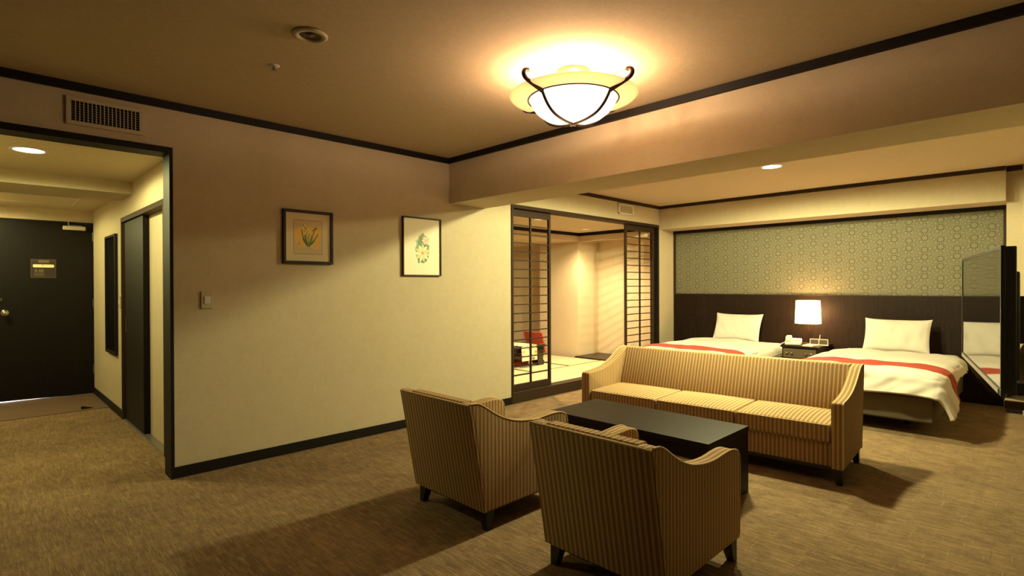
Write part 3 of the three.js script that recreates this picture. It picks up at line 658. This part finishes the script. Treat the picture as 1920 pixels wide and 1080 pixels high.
// ================================================================== WALL AND CEILING FITTINGS
// pictures
function picTexture(kind) {
  const c = document.createElement('canvas'); const W = c.width = 420, H = c.height = kind === 1 ? 420 : 540; const g = c.getContext('2d');
  let q = 31 * kind; const rr = () => { q = (q * 1664525 + 1013904223) >>> 0; return q / 4294967296; };
  g.fillStyle = kind === 1 ? '#d9c9a4' : '#f2e8cc'; g.fillRect(0, 0, W, H);
  const leaf = (x0, y0, x1, y1, w, col, bend = 0) => { const mx = (x0 + x1) / 2 + bend, my = (y0 + y1) / 2; g.strokeStyle = col; g.lineCap = 'round'; g.lineWidth = w; g.beginPath(); g.moveTo(x0, y0); g.quadraticCurveTo(mx, my, x1, y1); g.stroke(); };
  if (kind === 1) {
    g.strokeStyle = '#8a744c'; g.lineWidth = 4; g.strokeRect(72, 62, 268, 296);
    g.fillStyle = '#cdbb95'; g.fillRect(75, 65, 262, 290);
    g.fillStyle = '#e6bd62'; g.beginPath(); g.moveTo(78, 140); g.quadraticCurveTo(205, 75, 335, 140); g.quadraticCurveTo(335, 240, 296, 318); g.quadraticCurveTo(206, 270, 126, 318); g.quadraticCurveTo(78, 240, 78, 140); g.fill();
    leaf(205, 280, 150, 150, 9, '#5d6a34', -30); leaf(205, 285, 300, 180, 9, '#66703a', 20); leaf(208, 285, 275, 120, 8, '#6b6a35', 10); leaf(206, 285, 180, 190, 14, '#4f6b41', -12); leaf(210, 285, 245, 200, 14, '#587a4a', 8); leaf(206, 288, 160, 220, 14, '#567148', -12); leaf(212, 288, 265, 235, 14, '#5f7a48', 10); leaf(208, 288, 208, 190, 10, '#7d8a50', 3);
    for (const [x, y] of [[172, 118], [200, 150], [212, 172], [188, 168]]) for (let k = 0; k < 6; k++) { g.fillStyle = ['#d9c27a', '#a8853c', '#e8d9a0'][k % 3]; g.beginPath(); g.ellipse(x + Math.cos(k) * 12, y + Math.sin(k) * 12, 11, 6, k, 0, 7); g.fill(); }
    leaf(250, 150, 290, 130, 10, '#8a6a34', 0);
    g.fillStyle = '#d3a04c'; g.fillRect(112, 256, 20, 22);
  } else {
    for (let k = 0; k < 420; k++) { const a = rr() * 6.28, r = Math.pow(rr(), .7), x = 215 + Math.cos(a) * r * 74, y = 285 + Math.sin(a) * r * 135; g.fillStyle = ['rgba(104,146,128,0.45)', 'rgba(136,150,96,0.45)', 'rgba(70,118,76,0.45)', 'rgba(176,190,160,0.4)', 'rgba(112,108,96,0.4)'][Math.floor(rr() * 5)]; g.beginPath(); g.ellipse(x, y, 8 + rr() * 16, 6 + rr() * 10, rr() * 3, 0, 7); g.fill(); }
    const flower = (x, y, R, c1, c2) => { for (let k = 0; k < 11; k++) { const a = k * .571 + .2; g.fillStyle = k % 2 ? c1 : c2; g.beginPath(); g.ellipse(x + Math.cos(a) * R * .55, y + Math.sin(a) * R * .55, R * .52, R * .2, a, 0, 7); g.fill(); } g.fillStyle = '#d8a94c'; g.beginPath(); g.arc(x, y, R * .2, 0, 7); g.fill(); };
    leaf(170, 420, 200, 330, 18, '#4f8a58', -20); leaf(250, 400, 275, 330, 16, '#4d7f6c', 20); leaf(150, 300, 190, 240, 14, '#7f9a4c', 0);
    flower(250, 205, 42, '#e6d8c8', '#d4b8a4'); flower(215, 330, 78, '#f3e9c4', '#e2d2a0');
    g.fillStyle = '#b0503a'; g.fillRect(235, 388, 9, 9);
  }
  const t = new THREE.CanvasTexture(c); t.colorSpace = THREE.SRGBColorSpace; return t;
}
function picture(z0, z1, y0, y1, fw, kind, label) {
  const t = thing('picture', label, 'picture', [XL, 0, 0], 0, 'framed flower prints');
  const x = .026;
  const fr = [RB(.001, x, y1 - fw, y1, z0, z1, .003), RB(.001, x, y0, y0 + fw, z0, z1, .003), RB(.001, x, y0 + fw, y1 - fw, z0, z0 + fw, .003), RB(.001, x, y0 + fw, y1 - fw, z1 - fw, z1, .003)];
  mesh('frame', fr, std({ color: kind === 1 ? 0x140c08 : 0x2c160c, roughness: .6 }), t);
  const w = z1 - z0 - 2 * fw, h = y1 - y0 - 2 * fw;
  mesh('backing', B(.001, .012, y0 + fw * .5, y1 - fw * .5, z0 + fw * .5, z1 - fw * .5), M.linen, t);
  const p = new THREE.PlaneGeometry(w, h); p.rotateY(Math.PI / 2); p.translate(.0125, (y0 + y1) / 2, (z0 + z1) / 2);
  mesh('print', p, std({ map: picTexture(kind), roughness: .7 }), t);
}
picture(-2.098, -1.69, 1.476, 1.90, .022, 1, 'dark framed print of a yellow fan with green leaves');
picture(-3.206, -2.771, 1.39, 1.937, .012, 2, 'thin brown framed print of a white lily');
function plate(x, y, z, w, h, label, kind) {
  const t = thing('wall_switch', label, 'switch', [x, y, z], kind === 'z' ? -Math.PI / 2 : 0);
  const g = rbox(.01, h, w, .004, 1, 1, 1, 2); g.translate(.005, 0, 0); mesh('cover_plate', uvm(g), M.plastic, t);
  const r = rbox(.006, h * .42, w * .5, .002, 1, 1, 1, 2); r.translate(.012, 0, 0); mesh('rocker', uvm(r), M.white, t);
}
plate(XL, 1.205, -1.163, .078, .122, 'beige switch plate on the picture wall beside the corridor opening');
plate(-6.60, 1.15, ZC, .07, .115, 'small switch plate on the corridor wall beside the sliding door', 'z');
// corridor mirror
{
  const t = thing('wall_mirror', 'tall narrow dark framed mirror on the corridor wall', 'mirror', [-7.02, .60, ZC]);
  mesh('frame', [RB(-.29, -.265, 0, 1.24, .001, .028, .003), RB(.265, .29, 0, 1.24, .001, .028, .003), RB(-.265, .265, 0, .025, .001, .028, .003), RB(-.265, .265, 1.215, 1.24, .001, .028, .003)], M.dark, t);
  mesh('glass', B(-.265, .265, .025, 1.215, .002, .012), std({ color: 0x8a8078, metalness: 1, roughness: .05 }), t);
}
// air vent above the corridor opening
{
  const t = thing('air_vent', 'beige metal air vent with upright slats above the corridor opening', 'vent', [XL, 2.371, -.597]);
  const w = .198, h = .086, f = .026;
  mesh('frame', [RB(.001, .016, h - f, h, -w, w, .003), RB(.001, .016, -h, -h + f, -w, w, .003), RB(.001, .016, -h + f, h - f, -w, -w + f, .003), RB(.001, .016, -h + f, h - f, w - f, w, .003)], M.plastic, t);
  mesh('duct', B(.001, .003, -h + f, h - f, -w + f, w - f), M.ventDark, t);
  const sl = B(.006, .014, -h + f, h - f, -.0022, .0022);
  for (let i = 1; i < 17; i++) { const m = mesh('slat', sl, M.plastic, t); m.position.z = -w + f + (2 * w - 2 * f) * i / 17; }
  const cr = B(.003, .006, -.001, .001, -w + f, w - f);
  for (let i = 1; i < 8; i++) { const m = mesh('cross_bar', cr, M.plastic, t); m.position.y = -h + f + (2 * h - 2 * f) * i / 8; }
}
// small vent above the lattice doors
{
  const t = thing('air_vent', 'small square white vent above the lattice doors', 'vent', [XL, 2.34, -6.40]);
  const w = .185, h = .07, f = .028;
  mesh('frame', [RB(.001, .02, h - f * .7, h, -w, w, .004), RB(.001, .02, -h, -h + f * .7, -w, w, .004), RB(.001, .02, -h, h, -w, -w + f, .004), RB(.001, .02, -h, h, w - f, w, .004)], M.white, t);
  for (let i = 0; i < 6; i++) { const m = mesh('louvre', B(.002, .012, -.006, .006, -w + f, w - f), M.plastic, t); m.position.y = -h + .028 + i * .0168; m.rotation.z = 0; }
}
// unlit downlight and sprinkler on the living ceiling
{
  const t = thing('unlit_downlight', 'unlit round recessed downlight in the living room ceiling', 'ceiling light', [-2.60, CH, -1.185]);
  mesh('trim_ring', lathe([[.052, -.002], [.056, -.012], [.072, -.014], [.082, -.008], [.084, 0], [.052, 0]], 48), M.plastic, t);
  mesh('reflector', lathe([[0, -.001], [.030, -.001], [.052, -.004], [.052, -.002], [0, 0]], 40), std({ color: 0x4a3420, roughness: .4 }), t);
  const b = new THREE.SphereGeometry(.02, 20, 10, 0, 6.3, Math.PI / 2, Math.PI / 2); b.scale(1, .4, 1); b.translate(0, -.003, 0); mesh('bulb', b, std({ color: 0x6a5236, roughness: .4 }), t);
}
{
  const t = thing('ceiling_sprinkler', 'tiny metal sprinkler head in the living room ceiling', 'sprinkler', [-3.108, CH, -1.206]);
  mesh('rose', lathe([[.03, 0], [.028, -.004], [.012, -.007], [.0, -.007]], 28), M.white, t);
  mesh('nozzle', lathe([[.006, -.006], [.006, -.02], [.014, -.022], [.014, -.025], [0, -.025]], 20), M.silver, t);
}
// lit downlights
function downlight(x, y, z, label, lamp, rad, group) {
  const t = thing('lit_downlight', label, 'ceiling light', [x, y, z], 0, group);
  mesh('trim_ring', lathe([[rad, 0], [rad, -.004], [rad + .016, -.006], [rad + .022, -.002], [rad + .022, 0]], 48), M.white, t);
  mesh('lens', cyl(rad, rad, .004, 0, -.002, 0, 40), std({ color: 0xffffff, emissive: col([1, .93, .68]), emissiveIntensity: 6 }), t);
  const l = new THREE.SpotLight(col(lamp.color), lamp.power, 0, 1.56, .12, 2); l.position.set(0, -.02, 0); l.target.position.set(0, -1, 0); l.shadow.radius = 4.2; t.add(l, l.target);
}
downlight(-2.01, BC, -5.63, 'bright round downlight in the bedroom ceiling beside the beam', LAMP.bedroom, .085);
downlight(-2.01, BC, -4.60, 'bright round downlight in the bedroom ceiling hidden behind the beam', LAMP.bedroomNear, .085);
downlight(-5.08, 2.26, -.28, 'bright round downlight in the corridor ceiling', LAMP.corridor, .085);
downlight(-7.55, 2.215, .225, 'bright round downlight in the corridor ceiling hidden behind the low beam', LAMP.corridorFar, .085);
// corridor ceiling hatch and detector
{
  const t = thing('access_panel', 'flat pale access panel in the corridor ceiling near the entrance door', 'panel', [-7.4, 2.215, -.35]);
  mesh('panel', RB(-.3, .3, -.008, 0, -.42, .42, .003), M.ceil, t);
  mesh('frame', [RB(-.32, -.3, -.012, 0, -.44, .44, .002), RB(.3, .32, -.012, 0, -.44, .44, .002), RB(-.3, .3, -.012, 0, .42, .44, .002), RB(-.3, .3, -.012, 0, -.44, -.42, .002)], M.white, t);
}
// small tatami ceiling fitting is covered by the recessed lamps above
// ---- ceiling lamp
{
  const t = thing('ceiling_lamp', 'lit glass bowl ceiling lamp with a wide dish and dark curved arms', 'ceiling light', [-1.99, CH, -2.48]);
  const y = v => v - CH;
  mesh('canopy', lathe([[0, 0], [.10, 0], [.103, -.012], [.096, -.03], [.08, -.038], [.02, -.04], [.02, -.15], [0, -.15]], 40), M.copper, t);
  const glass = new THREE.MeshPhysicalMaterial({ color: 0xffecc8, roughness: .9, transmission: .35, thickness: 0, emissive: col([1, .80, .48]), emissiveIntensity: .32, side: THREE.DoubleSide });
  mesh('glass_dish', lathe([[.255, y(2.376)], [.30, y(2.378)], [.34, y(2.382)], [.362, y(2.388)], [.37, y(2.396)], [.367, y(2.399)], [.358, y(2.393)], [.33, y(2.388)], [.29, y(2.384)], [.255, y(2.382)]], 72), glass, t);
  const bowlMat = std({ color: 0xfff4e0, roughness: .6, emissive: col([1, .92, .74]), emissiveIntensity: 1.3, side: THREE.DoubleSide });
  mesh('glass_bowl', lathe([[.003, y(2.245)], [.06, y(2.248)], [.12, y(2.259)], [.17, y(2.276)], [.21, y(2.306)], [.24, y(2.342)], [.257, y(2.384)], [.253, y(2.384)], [.236, y(2.344)], [.206, y(2.31)], [.166, y(2.28)], [.118, y(2.263)], [.06, y(2.252)], [0, y(2.25)]], 64), bowlMat, t);
  const ring = new THREE.TorusGeometry(.262, .004, 8, 72); ring.rotateX(Math.PI / 2); ring.translate(0, y(2.375), 0);
  mesh('rim_ring', ring, M.bronze, t);
  for (let k = 0; k < 4; k++) {
    const a = k * Math.PI / 2 + .02, R = (r, h) => [Math.cos(a) * r, y(h), Math.sin(a) * r];
    const arm = mesh('arm', [tube([R(.262, 2.366), R(.30, 2.377), R(.35, 2.391), R(.392, 2.406), R(.405, 2.422), R(.398, 2.442), R(.372, 2.450)], .0125, 28, 10), tube([R(.262, 2.366), R(.243, 2.335), R(.214, 2.30), R(.172, 2.269), R(.12, 2.25), R(.06, 2.239), R(.0, 2.236)], .0075, 28, 8)], M.bronze, t);
    mesh('hook_wire', tube([R(.378, 2.452), R(.355, 2.446), R(.34, 2.45), R(.30, 2.445), R(.25, 2.44), R(.1, 2.43), R(.03, 2.42)], .0025, 20, 6), M.copper, arm);
  }
  mesh('finial', lathe([[0, y(2.242)], [.014, y(2.24)], [.016, y(2.232)], [.008, y(2.225)], [0, y(2.223)]], 20), M.bronze, t);
  for (let k = 0; k < 4; k++) {
    const a = k * Math.PI / 2 + Math.PI / 4, x = Math.cos(a) * .19, z = Math.sin(a) * .19;
    const b = new THREE.SphereGeometry(.03, 16, 12); b.translate(x, y(2.43), z);
    mesh('bulb', b, std({ color: 0xffffff, emissive: col(LAMP.living.color), emissiveIntensity: 8 }), t);
    const l = new THREE.PointLight(col(LAMP.living.color), LAMP.living.up, 0, 2); l.position.set(x, y(2.43), z); l.shadow.radius = 1.4; t.add(l);
  }
  const l = new THREE.PointLight(col(LAMP.living.color), LAMP.living.down, 0, 2); l.position.set(0, y(2.11), 0); l.shadow.radius = 5; t.add(l);
}

scene.traverse(o => { if (o.isMesh || o.isLight) { o.castShadow = true; if (o.isMesh) o.receiveShadow = true; } });
renderer.render(scene, camera);
